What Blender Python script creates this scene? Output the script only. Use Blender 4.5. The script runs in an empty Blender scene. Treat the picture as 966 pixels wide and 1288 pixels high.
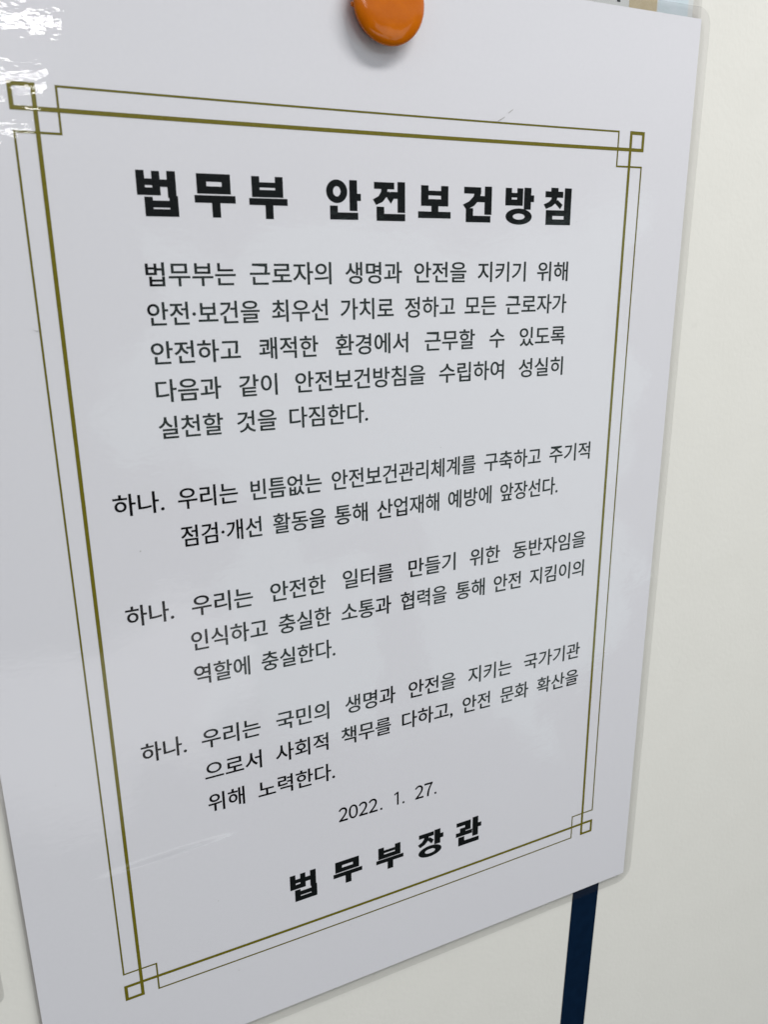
import bpy, bmesh, math, random
from mathutils import Matrix, Vector

S = bpy.context.scene
COL = S.collection
MM = 0.001

# ------------------------------------------------------------------ camera
cam_d = bpy.data.cameras.new("camera")
cam = bpy.data.objects.new("camera", cam_d)
COL.objects.link(cam)
cam.matrix_world = Matrix((
    (0.9050043962, 0.1300048365, -0.4050503491, -12.43389765 * MM),
    (-0.4252919346, 0.2548227165, -0.8684423716, -197.67305869 * MM),
    (-0.0096856782, 0.9582088111, 0.2859056872, -33.87189774 * MM),
    (0, 0, 0, 1)))
cam_d.sensor_fit = 'VERTICAL'
cam_d.sensor_height = 24.0
cam_d.lens = 1003.57 / 1288 * 24.0
cam_d.clip_start = 0.005
cam_d.clip_end = 100
cam_d.dof.use_dof = True
cam_d.dof.focus_distance = 0.243
cam_d.dof.aperture_fstop = 19
S.camera = cam

# ------------------------------------------------------------------ room light
S.view_settings.view_transform = 'Standard'
S.view_settings.look = 'None'
S.view_settings.gamma = 1
S.view_settings.use_curve_mapping = False
S.view_settings.exposure = 0.0

w = bpy.data.worlds.new("World")
S.world = w
w.use_nodes = True
nt = w.node_tree
N, LK = nt.nodes, nt.links
bg = N['Background']
tc = N.new('ShaderNodeTexCoord')
sep = N.new('ShaderNodeSeparateXYZ')
LK.new(tc.outputs['Generated'], sep.inputs[0])


def wmath(op, *args):
    n = N.new('ShaderNodeMath')
    n.operation = op
    for i, v in enumerate(args):
        if isinstance(v, (int, float)):
            n.inputs[i].default_value = v
        else:
            LK.new(v, n.inputs[i])
    return n.outputs[0]


def wstep(v, lo, hi):
    n = N.new('ShaderNodeMapRange')
    n.interpolation_type = 'SMOOTHSTEP'
    n.inputs['From Min'].default_value = lo
    n.inputs['From Max'].default_value = hi
    LK.new(v, n.inputs['Value'])
    return n.outputs[0]


# film reflections painted into the room background: azimuth, elevation in degrees, edges broken by noise
az = wmath('MULTIPLY', wmath('ARCTAN2', sep.outputs['X'], wmath('MULTIPLY', sep.outputs['Y'], -1.0)), 57.2958)
el = wmath('MULTIPLY', wmath('ARCSINE', sep.outputs['Z']), 57.2958)
noi = N.new('ShaderNodeTexNoise')
noi.inputs['Scale'].default_value = 5.0
noi.inputs['Detail'].default_value = 3.0
LK.new(tc.outputs['Generated'], noi.inputs['Vector'])
jit = wmath('MULTIPLY', wmath('SUBTRACT', noi.outputs['Fac'], 0.5), 34.0)
az = wmath('ADD', az, jit)
el = wmath('ADD', el, wmath('MULTIPLY', jit, 0.5))
bright_patch = wmath('MULTIPLY', wmath('MULTIPLY', wstep(az, 7, 10), wstep(az, 43, 40)),
                 wmath('MULTIPLY', wstep(el, -33, -30), wstep(el, 4, 1)))  # added glow that the film mirrors as its pale centre
dark_diag = wmath('ADD', az, wmath('MULTIPLY', el, 0.9))     # dark diagonal band painted across the bright patch
dark_band = wmath('MULTIPLY', wmath('MULTIPLY', wstep(dark_diag, -2, 0.5), wstep(dark_diag, 9, 6)), wstep(el, -14, -20))
pale = wmath('MULTIPLY', bright_patch, wmath('SUBTRACT', 1.0, wmath('MULTIPLY', dark_band, 0.85)))
left_sheen = wmath('MULTIPLY', wmath('MULTIPLY', wstep(az, 12, 8), wstep(az, -14, -8)),
                   wmath('MULTIPLY', wstep(el, -36, -31), wstep(el, -23, -27)))  # added glow patch, mirrored as sheen on the sheet's left
ramp = N.new('ShaderNodeValToRGB')          # dim floor, grey walls, paler ceiling
mr = N.new('ShaderNodeMapRange')
mr.inputs['From Min'].default_value = -1
mr.inputs['From Max'].default_value = 1
LK.new(sep.outputs['Z'], mr.inputs['Value'])
LK.new(mr.outputs[0], ramp.inputs[0])
cr = ramp.color_ramp
cr.elements[0].position = 0.0
cr.elements[0].color = (0.06, 0.06, 0.065, 1)
cr.elements[1].position = 1.0
cr.elements[1].color = (0.46, 0.455, 0.48, 1)
for p, c in ((0.35, (0.07, 0.068, 0.078)), (0.50, (0.16, 0.157, 0.175)), (0.555, (0.30, 0.295, 0.33)), (0.605, (0.95, 0.94, 1.02)), (0.68, (0.55, 0.545, 0.58))):
    e = cr.elements.new(p)
    e.color = (*c, 1)


def wadd(base, fac, col):
    n = N.new('ShaderNodeMix')
    n.data_type = 'RGBA'
    n.blend_type = 'ADD'
    LK.new(fac, n.inputs['Factor'])
    LK.new(base, n.inputs['A'])
    n.inputs['B'].default_value = (*col, 1)
    return n.outputs['Result']


room = wadd(ramp.outputs[0], pale, (1.2, 1.55, 1.5))
room = wadd(room, left_sheen, (2.2, 2.2, 2.25))
LK.new(room, bg.inputs['Color'])
bg.inputs['Strength'].default_value = 0.92


def ceiling_lamp(x, y, z, power, sx=1.2, sy=0.3, col=(1, 0.985, 0.965)):
    d = bpy.data.lights.new("ceiling_lamp", 'AREA')
    d.shape = 'RECTANGLE'
    d.size, d.size_y = sx, sy
    d.energy = power
    d.color = col
    o = bpy.data.objects.new("ceiling_lamp", d)
    COL.objects.link(o)
    o.location = (x, y, z)          # an area lamp points down by default


# one row of ceiling panels over the aisle in front of the wall, one nearer panel to the right
for y in (-3.12, -3.95, -5.0):
    ceiling_lamp(-0.20, y, 0.80, 16.0, 1.0, 0.13)
ceiling_lamp(0.34, -0.45, 0.48, 5.3, 0.5, 0.13)
ceiling_lamp(-0.20, -1.45, 0.80, 2.2, 1.0, 0.2)


# ------------------------------------------------------------------ helpers
def tag(o, label=None, cat=None, group=None, kind=None):
    for k, v in (('label', label), ('category', cat), ('group', group), ('kind', kind)):
        if v:
            o[k] = v
    return o


def empty(name, loc):
    o = bpy.data.objects.new(name, None)
    COL.objects.link(o)
    o.location = loc
    o.empty_display_size = 0.01
    return o


def link(name, me, mat, parent=None):
    me.materials.append(mat)
    o = bpy.data.objects.new(name, me)
    COL.objects.link(o)
    if parent:
        o.parent = parent
        # geometry is written in world millimetres; keep it where it is
        r = parent
        off = Vector((0, 0, 0))
        while r:
            off += r.location
            r = r.parent
        o.location = -off
    return o


def mesh(name, verts, faces, mat, parent=None, smooth=False):
    me = bpy.data.meshes.new(name)
    me.from_pydata([(v[0] * MM, v[1] * MM, v[2] * MM) for v in verts], [], faces)
    me.validate()
    if smooth:
        for p in me.polygons:
            p.use_smooth = True
    return link(name, me, mat, parent)


class Sheet:
    """flat print collected in page millimetres (x right, y down)"""
    def __init__(s):
        s.v, s.f = [], []

    def poly(s, pts, d=0.0):
        b = len(s.v)
        s.v += [(p[0], d, -p[1]) for p in pts]
        s.f.append(list(range(b, b + len(pts))))

    def rect(s, x0, y0, x1, y1, d=0.0):
        s.poly([(x0, y1), (x1, y1), (x1, y0), (x0, y0)], d)

    def ruled(s, x0, y0, x1, y1, d=0.0, n=28):
        """a printed rule following the sheet's slight bow"""
        def w_(x, y):
            a_, b_ = min(1, max(0, x / 160.0)), min(1, max(0, y / 231.3))
            return (x - 1.36 * a_ * b_ * (1 - b_), y + 4 * (0.27 + 0.23 * b_) * a_ * (1 - a_))
        long_x = (x1 - x0) > (y1 - y0)
        for i in range(n):
            t0, t1 = i / n, (i + 1) / n
            if long_x:
                q_ = (x0 + (x1 - x0) * t0, y0, x0 + (x1 - x0) * t1, y1)
            else:
                q_ = (x0, y0 + (y1 - y0) * t0, x1, y0 + (y1 - y0) * t1)
            s.poly([w_(q_[0], q_[3]), w_(q_[2], q_[3]), w_(q_[2], q_[1]), w_(q_[0], q_[1])], d)

    def ring(s, cx, cy, rx, ry, hx, hy, d=0.0, n=40):
        b = len(s.v)
        for i in range(n):
            a = 2 * math.pi * i / n
            s.v.append((cx + rx * math.cos(a), d, -(cy + ry * math.sin(a))))
            s.v.append((cx + hx * math.cos(a), d, -(cy + hy * math.sin(a))))
        for i in range(n):
            j = (i + 1) % n
            s.f.append([b + 2 * i, b + 2 * i + 1, b + 2 * j + 1, b + 2 * j])

    def build(s, name, mat, parent):
        return mesh(name, s.v, s.f, mat, parent)


def rounded(x0, y0, x1, y1, radii, n=10):
    """outline, page coords; radii TL, TR, BR, BL"""
    pts = []
    for (cx, cy, a0), r in zip(((x0, y0, 180), (x1, y0, 270), (x1, y1, 0), (x0, y1, 90)), radii):
        ox = cx + (r if cx == x0 else -r)
        oy = cy + (r if cy == y0 else -r)
        for i in range(n + 1):
            a = math.radians(a0 + 90 * i / n)
            pts.append((ox + r * math.cos(a), oy + r * math.sin(a)))
    return pts


def slab(name, pts, yf, yb, mat, parent=None):
    """outline pts (page x, y) extruded between depth yf (front) and yb (back)"""
    n = len(pts)
    v = [(p[0], yf, -p[1]) for p in pts] + [(p[0], yb, -p[1]) for p in pts]
    f = [list(range(n - 1, -1, -1)), list(range(n, 2 * n))]
    for i in range(n):
        j = (i + 1) % n
        f.append([i, j, n + j, n + i])
    o = mesh(name, v, f, mat, parent)
    bm = bmesh.new()
    bm.from_mesh(o.data)
    bmesh.ops.recalc_face_normals(bm, faces=bm.faces)
    bm.to_mesh(o.data)
    bm.free()
    return o


# ------------------------------------------------------------------ materials
def new_mat(name):
    m = bpy.data.materials.new(name)
    m.use_nodes = True
    return m, m.node_tree.nodes, m.node_tree.links, m.node_tree.nodes['Principled BSDF']


def noise(Nn, Ll, scale, detail=3, rough=0.5, stretch=None):
    t = Nn.new('ShaderNodeTexCoord')
    n = Nn.new('ShaderNodeTexNoise')
    n.inputs['Scale'].default_value = scale
    n.inputs['Detail'].default_value = detail
    n.inputs['Roughness'].default_value = rough
    if stretch:
        mp = Nn.new('ShaderNodeMapping')
        mp.inputs['Scale'].default_value = stretch
        Ll.new(t.outputs['Object'], mp.inputs['Vector'])
        Ll.new(mp.outputs[0], n.inputs['Vector'])
    else:
        Ll.new(t.outputs['Object'], n.inputs['Vector'])
    return n


def varied(name, c1, c2, scale, rough, bump=None, spec=0.3):
    m, Nn, Ll, b = new_mat(name)
    n = noise(Nn, Ll, scale, 4)
    r = Nn.new('ShaderNodeValToRGB')
    r.color_ramp.elements[0].position = 0.35
    r.color_ramp.elements[1].position = 0.65
    r.color_ramp.elements[0].color = (*c1, 1)
    r.color_ramp.elements[1].color = (*c2, 1)
    Ll.new(n.outputs['Fac'], r.inputs[0])
    Ll.new(r.outputs[0], b.inputs['Base Color'])
    b.inputs['Roughness'].default_value = rough
    b.inputs['Specular IOR Level'].default_value = spec
    if bump:
        bn = noise(Nn, Ll, bump[0], 3)
        bp = Nn.new('ShaderNodeBump')
        bp.inputs['Strength'].default_value = bump[1]
        bp.inputs['Distance'].default_value = bump[2]
        Ll.new(bn.outputs['Fac'], bp.inputs['Height'])
        Ll.new(bp.outputs[0], b.inputs['Normal'])
    return m


M_WALL = varied("wall_paint", (0.738, 0.724, 0.668), (0.75, 0.736, 0.68), 60, 0.5, (520, 0.22, 0.0004))
M_PAPER = varied("printed_paper", (0.755, 0.752, 0.785), (0.765, 0.762, 0.795), 900, 0.8, spec=0.1)
M_PAPER2 = varied("notice_paper", (0.70, 0.72, 0.71), (0.72, 0.74, 0.73), 700, 0.8, spec=0.1)
M_INK = varied("black_ink", (0.004, 0.006, 0.006), (0.007, 0.009, 0.009), 1500, 0.8, spec=0.0)
M_BODY = varied("body_ink", (0.003, 0.003, 0.0035), (0.006, 0.006, 0.0065), 1500, 0.8, spec=0.0)
M_GOLD = varied("olive_gold_ink", (0.140, 0.122, 0.008), (0.19, 0.168, 0.016), 2500, 0.8, spec=0.0)
M_THIN = varied("dark_olive_ink", (0.125, 0.112, 0.008), (0.165, 0.148, 0.012), 2500, 0.8, spec=0.0)
M_TAN = varied("tan_print", (0.55, 0.46, 0.28), (0.60, 0.51, 0.33), 250, 0.8, spec=0.1)
M_BLUE = varied("pale_blue_print", (0.62, 0.72, 0.76), (0.66, 0.74, 0.79), 250, 0.8, spec=0.1)
M_NAVY = varied("navy_tape", (0.0008, 0.0085, 0.026), (0.0014, 0.011, 0.032), 300, 0.7, (900, 0.2, 0.0001), spec=0.05)
M_GREY = varied("scuff", (0.30, 0.29, 0.27), (0.36, 0.35, 0.33), 900, 0.8, spec=0.1)


Nn, Ll = M_WALL.node_tree.nodes, M_WALL.node_tree.links      # a few faint scuffs on the wall paint
pb = Nn['Principled BSDF']
src = pb.inputs['Base Color'].links[0].from_socket
vo = Nn.new('ShaderNodeTexVoronoi')
vo.inputs['Scale'].default_value = 34
tcw = Nn.new('ShaderNodeTexCoord')
wn = noise(Nn, Ll, 160, 3)
vm = Nn.new('ShaderNodeVectorMath'); vm.operation = 'MULTIPLY_ADD'
vm.inputs[1].default_value = (0.012, 0.012, 0.012)
Ll.new(wn.outputs['Color'], vm.inputs[0]); Ll.new(tcw.outputs['Object'], vm.inputs[2])
Ll.new(vm.outputs[0], vo.inputs['Vector'])
mk = Nn.new('ShaderNodeMapRange')
mk.inputs['From Min'].default_value = 0.05
mk.inputs['From Max'].default_value = 0.015
mk.inputs['To Max'].default_value = 0.10
Ll.new(vo.outputs['Distance'], mk.inputs['Value'])
mxw = Nn.new('ShaderNodeMix'); mxw.data_type = 'RGBA'
Ll.new(mk.outputs[0], mxw.inputs['Factor'])
Ll.new(src, mxw.inputs['A'])
mxw.inputs['B'].default_value = (0.42, 0.41, 0.37, 1)
Ll.new(mxw.outputs['Result'], pb.inputs['Base Color'])


def film_material(name, tint, ridge=False):
    m = bpy.data.materials.new(name)
    m.use_nodes = True
    Nn, Ll = m.node_tree.nodes, m.node_tree.links
    Nn.remove(Nn['Principled BSDF'])
    out = Nn['Material Output']
    tr = Nn.new('ShaderNodeBsdfTransparent')
    tr.inputs['Color'].default_value = (*tint, 1)
    gl = Nn.new('ShaderNodeBsdfGlossy')
    gl.inputs['Roughness'].default_value = 0.02
    mix = Nn.new('ShaderNodeMixShader')
    fr = Nn.new('ShaderNodeFresnel')
    geo = Nn.new('ShaderNodeNewGeometry')          # same Fresnel from either side of the thin sheet
    ior = Nn.new('ShaderNodeMapRange')
    ior.inputs['To Min'].default_value = 1.43
    ior.inputs['To Max'].default_value = 1 / 1.43
    Ll.new(geo.outputs['Backfacing'], ior.inputs['Value'])
    Ll.new(ior.outputs[0], fr.inputs['IOR'])
    # height: slow cockling of the pouch + fine orange peel
    slow = noise(Nn, Ll, 22, 2, 0.45)
    mid = noise(Nn, Ll, 1.0, 2, 0.5, (170, 170, 330))
    fine = noise(Nn, Ll, 1.0, 1, 0.5, (420, 420, 900))
    a = Nn.new('ShaderNodeMath'); a.operation = 'MULTIPLY'; a.inputs[1].default_value = 0.00038
    b = Nn.new('ShaderNodeMath'); b.operation = 'MULTIPLY'; b.inputs[1].default_value = 0.000022
    c = Nn.new('ShaderNodeMath'); c.operation = 'MULTIPLY'; c.inputs[1].default_value = 0.000006
    Ll.new(slow.outputs['Fac'], a.inputs[0])
    Ll.new(mid.outputs['Fac'], b.inputs[0])
    Ll.new(fine.outputs['Fac'], c.inputs[0])
    s1 = Nn.new('ShaderNodeMath'); s1.operation = 'ADD'
    s2 = Nn.new('ShaderNodeMath'); s2.operation = 'ADD'
    Ll.new(a.outputs[0], s1.inputs[0]); Ll.new(b.outputs[0], s1.inputs[1])
    Ll.new(s1.outputs[0], s2.inputs[0]); Ll.new(c.outputs[0], s2.inputs[1])
    h = s2.outputs[0]
    if ridge:           # a shallow crease pressed into the pouch near its lower left
        tco = Nn.new('ShaderNodeTexCoord')
        mpg = Nn.new('ShaderNodeMapping')
        mpg.vector_type = 'TEXTURE'
        mpg.inputs['Location'].default_value = (0.0125, 0, -0.1919)
        mpg.inputs['Rotation'].default_value = (0, math.radians(-2.0), 0)
        mpg.inputs['Scale'].default_value = (0.0095, 1, 0.0010)
        Ll.new(tco.outputs['Object'], mpg.inputs['Vector'])
        sx = Nn.new('ShaderNodeSeparateXYZ')
        Ll.new(mpg.outputs[0], sx.inputs[0])
        cmb = Nn.new('ShaderNodeCombineXYZ')
        Ll.new(sx.outputs['X'], cmb.inputs['X'])
        Ll.new(sx.outputs['Z'], cmb.inputs['Z'])
        dot = Nn.new('ShaderNodeVectorMath'); dot.operation = 'DOT_PRODUCT'
        Ll.new(cmb.outputs[0], dot.inputs[0]); Ll.new(cmb.outputs[0], dot.inputs[1])
        ng = Nn.new('ShaderNodeMath'); ng.operation = 'MULTIPLY'; ng.inputs[1].default_value = -0.5
        ex = Nn.new('ShaderNodeMath'); ex.operation = 'EXPONENT'
        am = Nn.new('ShaderNodeMath'); am.operation = 'MULTIPLY_ADD'; am.inputs[1].default_value = 0.00055
        Ll.new(dot.outputs['Value'], ng.inputs[0]); Ll.new(ng.outputs[0], ex.inputs[0])
        Ll.new(ex.outputs[0], am.inputs[0]); Ll.new(h, am.inputs[2])
        h = am.outputs[0]
    bp = Nn.new('ShaderNodeBump')
    bp.inputs['Strength'].default_value = 1.0
    bp.inputs['Distance'].default_value = 1.0
    Ll.new(h, bp.inputs['Height'])
    Ll.new(bp.outputs[0], gl.inputs['Normal'])
    Ll.new(bp.outputs[0], fr.inputs['Normal'])
    Ll.new(fr.outputs[0], mix.inputs[0])
    Ll.new(tr.outputs[0], mix.inputs[1])
    gs = Nn.new('ShaderNodeBsdfGlossy')           # soft veil round the sharp reflection
    gs.inputs['Roughness'].default_value = 0.16
    Ll.new(bp.outputs[0], gs.inputs['Normal'])
    two = Nn.new('ShaderNodeMixShader')
    two.inputs[0].default_value = 0.20
    Ll.new(gl.outputs[0], two.inputs[1])
    Ll.new(gs.outputs[0], two.inputs[2])
    Ll.new(two.outputs[0], mix.inputs[2])
    Ll.new(mix.outputs[0], out.inputs['Surface'])
    return m


M_FILM = film_material("clear_laminate", (0.952, 0.95, 0.948), True)
M_FILM2 = film_material("clear_laminate_sheet", (0.952, 0.95, 0.948))

m, Nn, Ll, b = new_mat("orange_plastic")
n = noise(Nn, Ll, 230, 4, 0.6)
r = Nn.new('ShaderNodeValToRGB')
r.color_ramp.elements[0].position = 0.3
r.color_ramp.elements[1].position = 0.7
r.color_ramp.elements[0].color = (0.50, 0.113, 0.0002, 1)
r.color_ramp.elements[1].color = (0.57, 0.138, 0.0002, 1)
Ll.new(n.outputs['Fac'], r.inputs[0])
Ll.new(r.outputs[0], b.inputs['Base Color'])
b.inputs['Roughness'].default_value = 0.10
b.inputs['Specular IOR Level'].default_value = 0.28
b.inputs['IOR'].default_value = 1.5
bn = noise(Nn, Ll, 350, 2)
bp = Nn.new('ShaderNodeBump')
bp.inputs['Strength'].default_value = 0.25
bp.inputs['Distance'].default_value = 0.0002
Ll.new(bn.outputs['Fac'], bp.inputs['Height'])
Ll.new(bp.outputs[0], b.inputs['Normal'])
M_ORANGE = m

# ------------------------------------------------------------------ the wall
WY = 1.7          # the wall's face, mm behind the paper
v = [(-1800, WY, 1400), (1800, WY, 1400), (1800, WY, -1500), (-1800, WY, -1500),
     (-1800, WY + 40, 1400), (1800, WY + 40, 1400), (1800, WY + 40, -1500), (-1800, WY + 40, -1500)]
f = [[3, 2, 1, 0], [4, 5, 6, 7], [0, 1, 5, 4], [1, 2, 6, 5], [2, 3, 7, 6], [3, 0, 4, 7]]
tag(mesh("wall", v, f, M_WALL), kind='structure')

# navy tape strip running down the wall, a touch off the poster's vertical
k = (198 + WY) / 198.0


def on_wall(x):
    return -12.4 + (x + 12.4) * k


sl = 0.0275
pl = lambda y, x0: on_wall(x0 - (y - 263.0) * sl)
ys = (-150, 900)
pts = [(pl(ys[0], 158.2), ys[0]), (pl(ys[0], 170.5), ys[0]), (pl(ys[1], 170.5), ys[1]), (pl(ys[1], 158.2), ys[1])]
o = slab("tape_strip", pts, WY - 0.25, WY - 0.002, M_NAVY)
tag(o, "dark navy tape strip running straight down the cream wall below the poster", "tape")

# ------------------------------------------------------------------ the poster
PX0, PY0, PX1, PY1 = -27.2, -35.9, 182.9, 262.0       # paper
FX0, FY0, FX1, FY1 = -28.0, -38.9, 186.3, 265.6       # pouch
BW, BH = 160.0, 231.3                                 # thick border rectangle
poster = empty("laminated_poster", ((PX0 + PX1) / 2 * MM, 0, -PY1 * MM))
tag(poster, "glossy laminated white poster with black Korean text inside a double olive gold border", "poster")

paper = slab("paper", [(PX0, PY0), (PX1, PY0), (PX1, PY1), (PX0, PY1)], 0.0, 0.12, M_PAPER, poster)
slab("laminate_film", rounded(FX0, FY0, FX1, FY1, (4, 4.5, 6.5, 6.5)), -0.16, 0.32, M_FILM, poster)

film = bpy.data.objects["laminate_film"]
sc = Sheet()
SD = -0.17
sc.poly([(114.0, -4.6), (116.4, -5.9), (116.45, -5.8), (114.1, -4.45)], SD)
sc.poly([(117.6, -7.0), (118.9, -7.9), (118.95, -7.8), (117.7, -6.9)], SD)
sc.poly([(-6.3, 44.9), (-5.3, 45.3), (-4.4, 45.1), (-5.3, 45.45)], SD)
for i_, (x_, y_, r_) in enumerate(((12.0, 100.0, .17), (24.0, 212.0, .13), (66.0, 238.5, .16), (28.5, 240.0, .14), (142.0, 20.0, .1),
                                   (98.0, 82.0, .1), (152.5, 205.0, .12), (120.0, 152.0, .08), (170.0, 126.0, .1), (-15.0, 160.0, .12))):
    sc.poly([(x_ + r_ * (1 + .3 * math.sin(3 * a_ + i_)) * math.cos(a_), y_ - r_ * .8 * math.sin(a_)) for a_ in [k_ * math.pi / 5 for k_ in range(10)]], SD)
tag(sc.build("dust_marks", M_GREY, film), kind="stuff")

# border: thick rules crossing into small outer squares, thin rule notched round them
t = 0.46            # half width of the thick rule
q = 4.95            # outer reach of the corner squares
D = -0.05
bs = Sheet()
e = q - t           # centre line of the squares' outer sides
hx0, hx1 = -q, BW + q
hy0, hy1 = -q, BH + q
bs.ruled(hx0, -t, hx1, t, D)
bs.ruled(hx0, BH - t, hx1, BH + t, D)
bs.ruled(-t, hy0, t, hy1, D - 0.004)
bs.ruled(BW - t, hy0, BW + t, hy1, D - 0.004)
for cx in (0, BW):
    for cy in (0, BH):
        sx = -1 if cx == 0 else 1
        sy = -1 if cy == 0 else 1
        xa, xb = sorted((cx, cx + sx * q))
        yo = cy + sy * e
        bs.ruled(xa, yo - t, xb, yo + t, D - 0.008)
        xo = cx + sx * e
        ya, yb = sorted((cy, cy + sy * q))
        bs.ruled(xo - t, ya, xo + t, yb, D - 0.012)
bs.build("thick_border", M_GOLD, paper)

ts = Sheet()
g = 4.6
u = 0.24
D2 = -0.03


def hline(x0, x1, y, d): ts.ruled(min(x0, x1) - u, y - u, max(x0, x1) + u, y + u, d)
def vline(x, y0, y1, d): ts.ruled(x - u, min(y0, y1) - u, x + u, max(y0, y1) + u, d)


for y in (-g, BH + g):
    hline(g, BW - g, y, D2)
for x in (-g, BW + g):
    vline(x, g, BH - g, D2 - 0.003)
for cx, sx in ((0, 1), (BW, -1)):
    for cy, sy in ((0, 1), (BH, -1)):
        vline(cx + sx * g, cy - sy * g, cy + sy * g, D2 - 0.006)
        hline(cx - sx * g, cx + sx * g, cy + sy * g, D2 - 0.009)
ts.build("thin_border", M_THIN, paper)

# heavy display lettering: strokes in a unit box, x right, y down
R_, P_, O_ = 'r', 'p', 'o'
GL = {
 '법': [(R_, 0, 0, .19, .53), (R_, .39, .01, .57, .53), (R_, 0, .18, .57, .31), (R_, 0, .375, .57, .53),
        (R_, .77, 0, .97, .58), (R_, .5, .19, .8, .34), (R_, .17, .58, .36, 1), (R_, .80, .55, 1, 1),
        (R_, .17, .66, 1, .80), (R_, .17, .85, 1, 1)],
 '무': [(R_, .07, 0, .89, .17), (R_, .07, .29, .89, .45), (R_, .07, 0, .29, .45), (R_, .69, 0, .89, .45),
        (R_, 0, .50, 1, .66), (R_, .42, .6, .61, 1)],
 '부': [(R_, .08, 0, .27, .48), (R_, .70, 0, .89, .48), (R_, .08, .14, .89, .25), (R_, .08, .32, .89, .48),
        (R_, 0, .52, 1, .67), (R_, .42, .6, .61, 1)],
 '안': [(O_, .30, .29, .30, .29, .115, .135), (R_, .68, 0, .89, .77), (R_, .85, .34, 1, .51),
        (R_, .10, .66, .31, 1), (R_, .10, .83, .91, 1)],
 '전': [(R_, .05, .02, .66, .18), (P_, (.26, .1), (.46, .1), (.45, .36), (.30, .52), (.10, .60), (0, .46), (.18, .37), (.26, .25)),
        (P_, (.36, .30), (.50, .24), (.66, .42), (.56, .56)), (R_, .55, .26, .82, .42), (R_, .78, 0, 1, .78),
        (R_, .12, .65, .34, 1), (R_, .12, .83, 1, 1)],
 '보': [(R_, .09, 0, .30, .62), (R_, .71, 0, .92, .62), (R_, .09, .16, .92, .29), (R_, .09, .42, .92, .62),
        (R_, .41, .55, .61, .88), (R_, 0, .81, 1, 1)],
 '건': [(R_, .05, .03, .62, .20), (P_, (.42, .12), (.64, .12), (.58, .36), (.40, .54), (.13, .66), (0, .52), (.22, .42), (.37, .28)),
        (R_, .52, .27, .82, .43), (R_, .77, 0, 1, .78), (R_, .12, .62, .35, 1), (R_, .12, .83, .97, 1)],
 '방': [(R_, 0, .02, .20, .48), (R_, .41, .02, .60, .48), (R_, 0, .15, .60, .26), (R_, 0, .33, .60, .48),
        (R_, .66, 0, .89, .58), (R_, .85, .20, 1, .37), (O_, .48, .785, .46, .215, .22, .09)],
 '침': [(R_, .26, 0, .50, .13), (R_, .06, .10, .68, .25), (P_, (.28, .2), (.48, .2), (.46, .38), (.30, .50), (.09, .57), (0, .45), (.18, .38), (.27, .30)),
        (P_, (.36, .38), (.50, .32), (.68, .45), (.60, .57)), (R_, .75, 0, .98, .60), (R_, .10, .61, .98, .75),
        (R_, .10, .86, .98, 1), (R_, .10, .61, .32, 1), (R_, .75, .61, .98, 1)],
 '장': [(R_, .05, .03, .62, .18), (P_, (.24, .1), (.43, .1), (.42, .32), (.28, .46), (.09, .54), (0, .41), (.16, .33), (.24, .23)),
        (P_, (.34, .28), (.47, .22), (.63, .37), (.54, .50)), (R_, .66, 0, .88, .57), (R_, .84, .20, 1, .37),
        (O_, .48, .785, .45, .215, .21, .09)],
 '관': [(R_, .02, .05, .56, .20), (R_, .36, .05, .57, .42), (R_, .16, .30, .36, .52), (R_, 0, .46, .63, .61),
        (R_, .66, 0, .87, .76), (R_, .83, .28, 1, .44), (R_, .10, .66, .32, 1), (R_, .10, .84, .91, 1)],
}


def display(name, glyphs):
    sh = Sheet()
    for ch, x0, x1, y0, y1 in glyphs:
        W_, H_ = x1 - x0, y1 - y0
        for i, s in enumerate(GL[ch]):
            d = -0.03 - 0.003 * i
            if s[0] == R_:
                sh.rect(x0 + s[1] * W_ - .09, y0 + s[2] * H_ - .07, x0 + s[3] * W_ + .09, y0 + s[4] * H_ + .07, d)
            elif s[0] == P_:
                sh.poly([(x0 + p[0] * W_, y0 + p[1] * H_) for p in s[1:]], d)
            else:
                sh.ring(x0 + s[1] * W_, y0 + s[2] * H_, s[3] * W_ + .08, s[4] * H_ + .07, s[5] * W_ - .06, s[6] * H_ - .05, d)
    return sh.build(name, M_INK, paper)


display("heading_text", [('법', 19.3, 28.2, 11.1, 20.7), ('무', 32.2, 41.7, 11.3, 20.7), ('부', 45.2, 54.6, 11.4, 20.8),
                         ('안', 64.9, 74.1, 11.4, 20.6), ('전', 77.5, 86.6, 11.4, 20.7), ('보', 90.6, 100.2, 11.9, 19.8),
                         ('건', 104.0, 113.0, 11.6, 20.6), ('방', 117.6, 126.9, 11.5, 21.0), ('침', 130.3, 139.9, 11.2, 20.9)])
display("signature_text", [('법', 46.4, 55.0, 212.1, 222.0), ('무', 60.8, 70.6, 212.6, 221.3), ('부', 75.8, 85.5, 212.7, 221.5),
                           ('장', 91.0, 100.6, 212.5, 222.3), ('관', 105.7, 115.6, 212.5, 222.3)])

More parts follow.
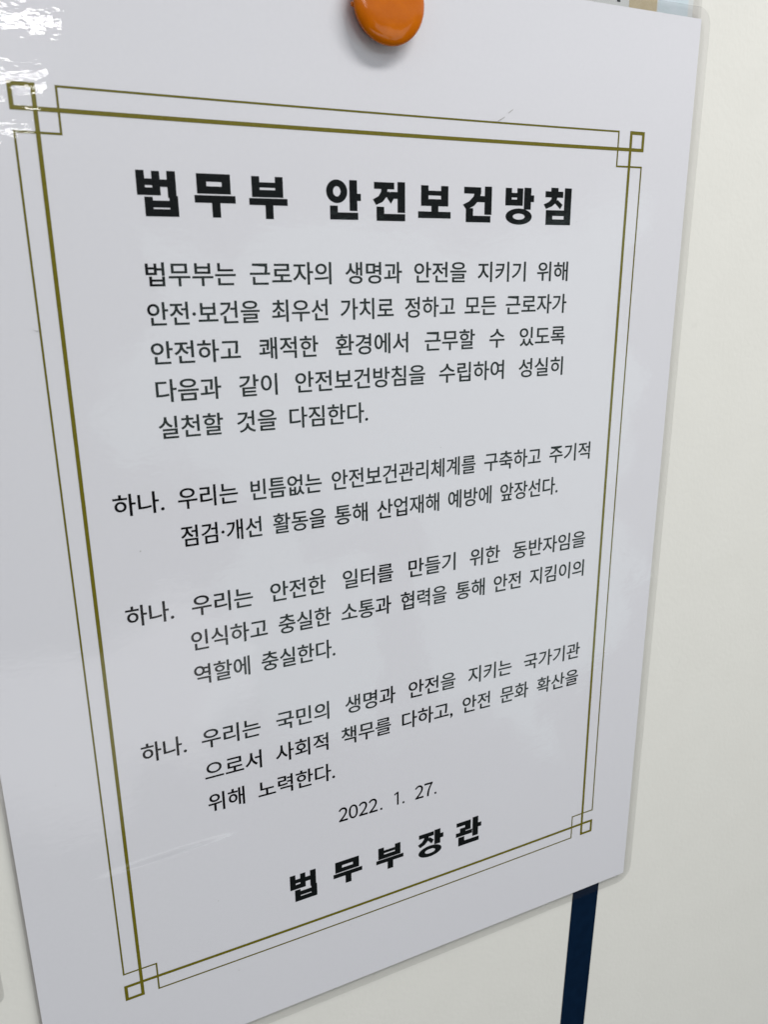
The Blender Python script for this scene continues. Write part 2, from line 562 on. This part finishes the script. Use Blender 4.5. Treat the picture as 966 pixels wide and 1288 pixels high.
# body lettering (Blender's built-in face): (y centre at x=0, slope, words with ink extents in mm)
LINES = [
 (33.43,0.0013,[('법무부는',19.5,40.7),('근로자의',44.3,65.6),('생명과',69.5,85.7),('안전을',89.4,105.5),('지키기',109.2,125.1),('위해',129.1,139.9)]),
 (42.35,0.0023,[('안전·보건을',19.1,46.2),('최우선',49.4,64.4),('가치로',67.9,83.2),('정하고',86.6,102.1),('모든',105.2,115.5),('근로자가',118.8,140.0)]),
 (51.36,0.0034,[('안전하고',19.1,40.8),('쾌적한',45.6,61.4),('환경에서',66.3,87.5),('근무할',92.7,108.7),('수',113.6,118.7),('있도록',123.9,140.1)]),
 (60.38,0.0035,[('다음과',19.4,35.3),('같이',39.9,49.9),('안전보건방침을',54.8,92.8),('수립하여',97.3,118.8),('성실히',124.0,139.9)]),
 (69.25,0.0080,[('실천할',19.3,35.2),('것을',38.8,49.2),('다짐한다.',52.8,75.2)]),
 (87.69,0.0030,[('하나.',6.7,18.9),('우리는',22.4,37.8),('빈틈없는',41.3,61.1),('안전보건관리체계를',64.1,109.9),('구축하고',113.0,133.5),('주기적',136.7,152.4)]),
 (97.74,0.0035,[('점검·개선',22.4,43.7),('활동을',46.9,61.9),('통해',64.7,74.6),('산업재해',77.6,97.7),('예방에',100.8,115.8),('앞장선다.',119.0,140.5)]),
 (117.16,0.0045,[('하나.',6.8,18.8),('우리는',23.6,40.1),('안전한',45.1,61.3),('일터를',66.6,82.5),('만들기',87.6,103.6),('위한',108.7,119.6),('동반자임을',124.5,152.8)]),
 (127.08,0.0064,[('인식하고',22.7,43.7),('충실한',47.0,62.6),('소통과',65.9,81.8),('협력을',85.0,100.6),('통해',104.0,114.3),('안전',117.7,127.9),('지킴이의',131.4,153.0)]),
 (137.10,0.0120,[('역할에',22.7,38.1),('충실한다.',41.5,63.6)]),
 (157.12,0.0075,[('하나.',6.9,18.9),('우리는',23.2,40.0),('국민의',44.8,61.1),('생명과',66.3,83.0),('안전을',87.6,104.3),('지키는',109.1,125.7),('국가기관',130.6,153.6)]),
 (167.69,0.0043,[('으로서',23.3,39.8),('사회적',44.1,60.5),('책무를',64.8,81.4),('다하고,',85.3,103.5),('안전',107.2,117.7),('문화',121.7,132.8),('확산을',136.4,153.6)]),
 (177.80,0.0160,[('위해',23.5,34.1),('노력한다.',38.2,62.3)]),
 (194.40,0.0150,[('2022.',63.1,78.1),('1.',82.4,86.0),('27.',89.9,97.8)]),
]


def glyph_mesh(word, bold=0.009):
    cu = bpy.data.curves.new("lettering", 'FONT')
    cu.body = word
    cu.size = 1.0
    cu.resolution_u = 5
    cu.offset = bold
    ob = bpy.data.objects.new("lettering", cu)
    COL.objects.link(ob)
    dg = bpy.context.evaluated_depsgraph_get()
    dg.update()
    me = bpy.data.meshes.new_from_object(ob.evaluated_get(dg))
    vs = [v.co.copy() for v in me.vertices]
    fs = [list(p.vertices) for p in me.polygons]
    bpy.data.objects.remove(ob)
    bpy.data.curves.remove(cu)
    bpy.data.meshes.remove(me)
    return vs, fs


ref, _ = glyph_mesh('한')
REF_T, REF_B = max(p.y for p in ref), min(p.y for p in ref)
for y0, k1, words in LINES:
    sh = Sheet()
    latin = words[0][0][0] == '2'
    ink = 5.32 + max(0, y0 - 40) / 140 * 0.62
    for wd, xa, xb in words:
        if latin:       # figures one by one, in the built-in face's wide forms
            adv = 3.42
            for i, ch in enumerate(wd):
                if ch == '.':
                    X = xb - 0.7
                    sh.rect(X, y0 + k1 * X + 1.75, X + 0.72, y0 + k1 * X + 2.47, -0.03)
                    continue
                if ch == '1':
                    X = xa + adv * i
                    Y = y0 + k1 * X
                    sh.rect(X + 0.95, Y - 2.45, X + 1.54, Y + 2.45, -0.03)
                    sh.poly([(X, Y - 1.35), (X + 0.96, Y - 1.75), (X + 1.0, Y - 2.45), (X, Y - 1.9)], -0.032)
                    continue
                vs, fs = glyph_mesh(chr(ord(ch) - 0x30 + 0xFF10), 0.0)
                lo, hi = min(p.x for p in vs), max(p.x for p in vs)
                bo, to = min(p.y for p in vs), max(p.y for p in vs)
                wch = 1.55 if ch == '1' else 2.95
                X0 = xa + adv * i
                b0 = len(sh.v)
                for p in vs:
                    X = X0 + (p.x - lo) / (hi - lo) * wch
                    sh.v.append((X, -0.03, -(y0 + k1 * X + 2.45 - (p.y - bo) / (to - bo) * 4.9)))
                sh.f += [[b0 + j for j in fc] for fc in fs]
                n_ = len(vs)
                for q_, (ox_, oz_) in enumerate(((0.16, 0.0), (0.08, 0.09), (0.08, -0.09)), 1):
                    sh.v += [(v_[0] + ox_, -0.03 - 0.003 * q_, v_[2] + oz_) for v_ in sh.v[b0:b0 + n_]]
                    sh.f += [[b0 + q_ * n_ + j for j in fc] for fc in fs]
            continue
        vs, fs = glyph_mesh(wd)
        xs = [p.x for p in vs]
        sx = (xb - xa) / (max(xs) - min(xs))
        xm = min(xs)
        sy = ink / (REF_T - REF_B)
        mid = (REF_T + REF_B) / 2
        b0 = len(sh.v)
        for p in vs:
            X = xa + (p.x - xm) * sx
            Y = y0 + k1 * X - (p.y - mid) * sy
            sh.v.append((X - 0.035, -0.03, -Y))
        sh.f += [[b0 + i for i in fc] for fc in fs]
        n_ = len(vs)                     # a second strike a hair to the right, as heavy print
        sh.v += [(v_[0] + 0.07, -0.033, v_[2] + 0.02) for v_ in sh.v[b0:b0 + n_]]
        sh.f += [[b0 + n_ + i for i in fc] for fc in fs]
    sh.build("date_text" if latin else "text_line", M_BODY, paper)

# ------------------------------------------------------------------ orange magnet
MX, MY = 80.66, -27.64
mag = empty("magnet", (MX * MM, -0.16 * MM, -MY * MM))
tag(mag, "round glossy orange plastic magnet pinning the top of the poster", "magnet")


def lathe(name, prof, mat, parent, n=96, ribs=0):
    v, f = [], []
    m_ = len(prof)
    for i in range(n):
        a = 2 * math.pi * i / n
        for r_, h_ in prof:
            v.append((MX + r_ * math.cos(a), -0.17 - h_, -MY + r_ * math.sin(a)))
    for i in range(n):
        j = (i + 1) % n
        for k_ in range(m_ - 1):
            f.append([i * m_ + k_, j * m_ + k_, j * m_ + k_ + 1, i * m_ + k_ + 1])
    v.append((MX, -0.17 - prof[0][1], -MY)); v.append((MX, -0.17 - prof[-1][1], -MY))
    a0, a1 = len(v) - 2, len(v) - 1
    for i in range(n):
        j = (i + 1) % n
        f.append([a0, j * m_, i * m_])
        f.append([a1, i * m_ + m_ - 1, j * m_ + m_ - 1])
    o = mesh(name, v, f, mat, parent, smooth=True)
    bm = bmesh.new()
    bm.from_mesh(o.data)
    bmesh.ops.recalc_face_normals(bm, faces=bm.faces)
    bm.to_mesh(o.data)
    bm.free()
    return o


prof = [(7.2, 0.0), (7.75, 0.15), (7.85, 0.6), (8.0, 1.4), (8.45, 2.3), (8.95, 3.0), (9.18, 3.35), (9.28, 3.7), (9.22, 4.0),
        (9.0, 4.3), (8.5, 4.66), (7.9, 4.95), (7.2, 5.16), (6.2, 5.32), (5.0, 5.42), (3.5, 5.5), (2.0, 5.54), (0.4, 5.56)]
lathe("knob", prof, M_ORANGE, mag)
bm = bmesh.new()                                     # small moulding nub on the rim
bmesh.ops.create_uvsphere(bm, u_segments=16, v_segments=10, radius=1.0)
for vv in bm.verts:
    vv.co = Vector(((MX - 8.55 + vv.co.x * 0.95) * MM, (-0.17 - 2.6 + vv.co.y * 0.8) * MM, (-MY - 1.1 + vv.co.z * 0.7) * MM))
me = bpy.data.meshes.new("moulding_nub")
bm.to_mesh(me)
bm.free()
for p in me.polygons:
    p.use_smooth = True
link("moulding_nub", me, M_ORANGE, mag)

# ------------------------------------------------------------------ notice tucked behind the poster's top edge
note = empty("laminated_notice", (80 * MM, 1.0 * MM, 30 * MM))
tag(note, "laminated colour printed notice tucked behind the poster's upper right edge, tan block showing", "notice")
np_ = slab("paper", [(-30, -200), (180.0, -200), (180.0, -24), (-30, -24)], 0.85, 0.95, M_PAPER2, note)
slab("laminate_film", rounded(-33.5, -203, 183.2, -21, (4, 4, 4, 4)), 0.70, 1.15, M_FILM2, note)
sh = Sheet(); sh.rect(156.6, -190, 166.6, -26, 0.82); sh.build("tan_block", M_TAN, np_)
sh = Sheet(); sh.rect(166.9, -190, 178.2, -26, 0.82); sh.build("pale_blue_block", M_BLUE, np_)
sh = Sheet(); sh.rect(149.3, -44, 150.4, -37.3, 0.82); sh.rect(152.3, -44, 153.5, -37.1, 0.82); sh.build("printed_mark", M_INK, np_)

# ------------------------------------------------------------------ neighbour on the left, only its pouch corner in view
nb = empty("laminated_sheet", (-140 * MM, 1.2 * MM, -226 * MM))
tag(nb, "clear laminated sheet at lower left edge, only its rounded corner showing on the wall", "notice")
slab("paper", [(-250, -80), (-38.6, -80), (-38.6, 219.5), (-250, 219.5)], 1.1, 1.2, M_PAPER2, nb)
slab("laminate_film", rounded(-253.5, -83, -35.2, 223.2, (4, 4, 3, 4)), 0.95, 1.35, M_FILM2, nb)
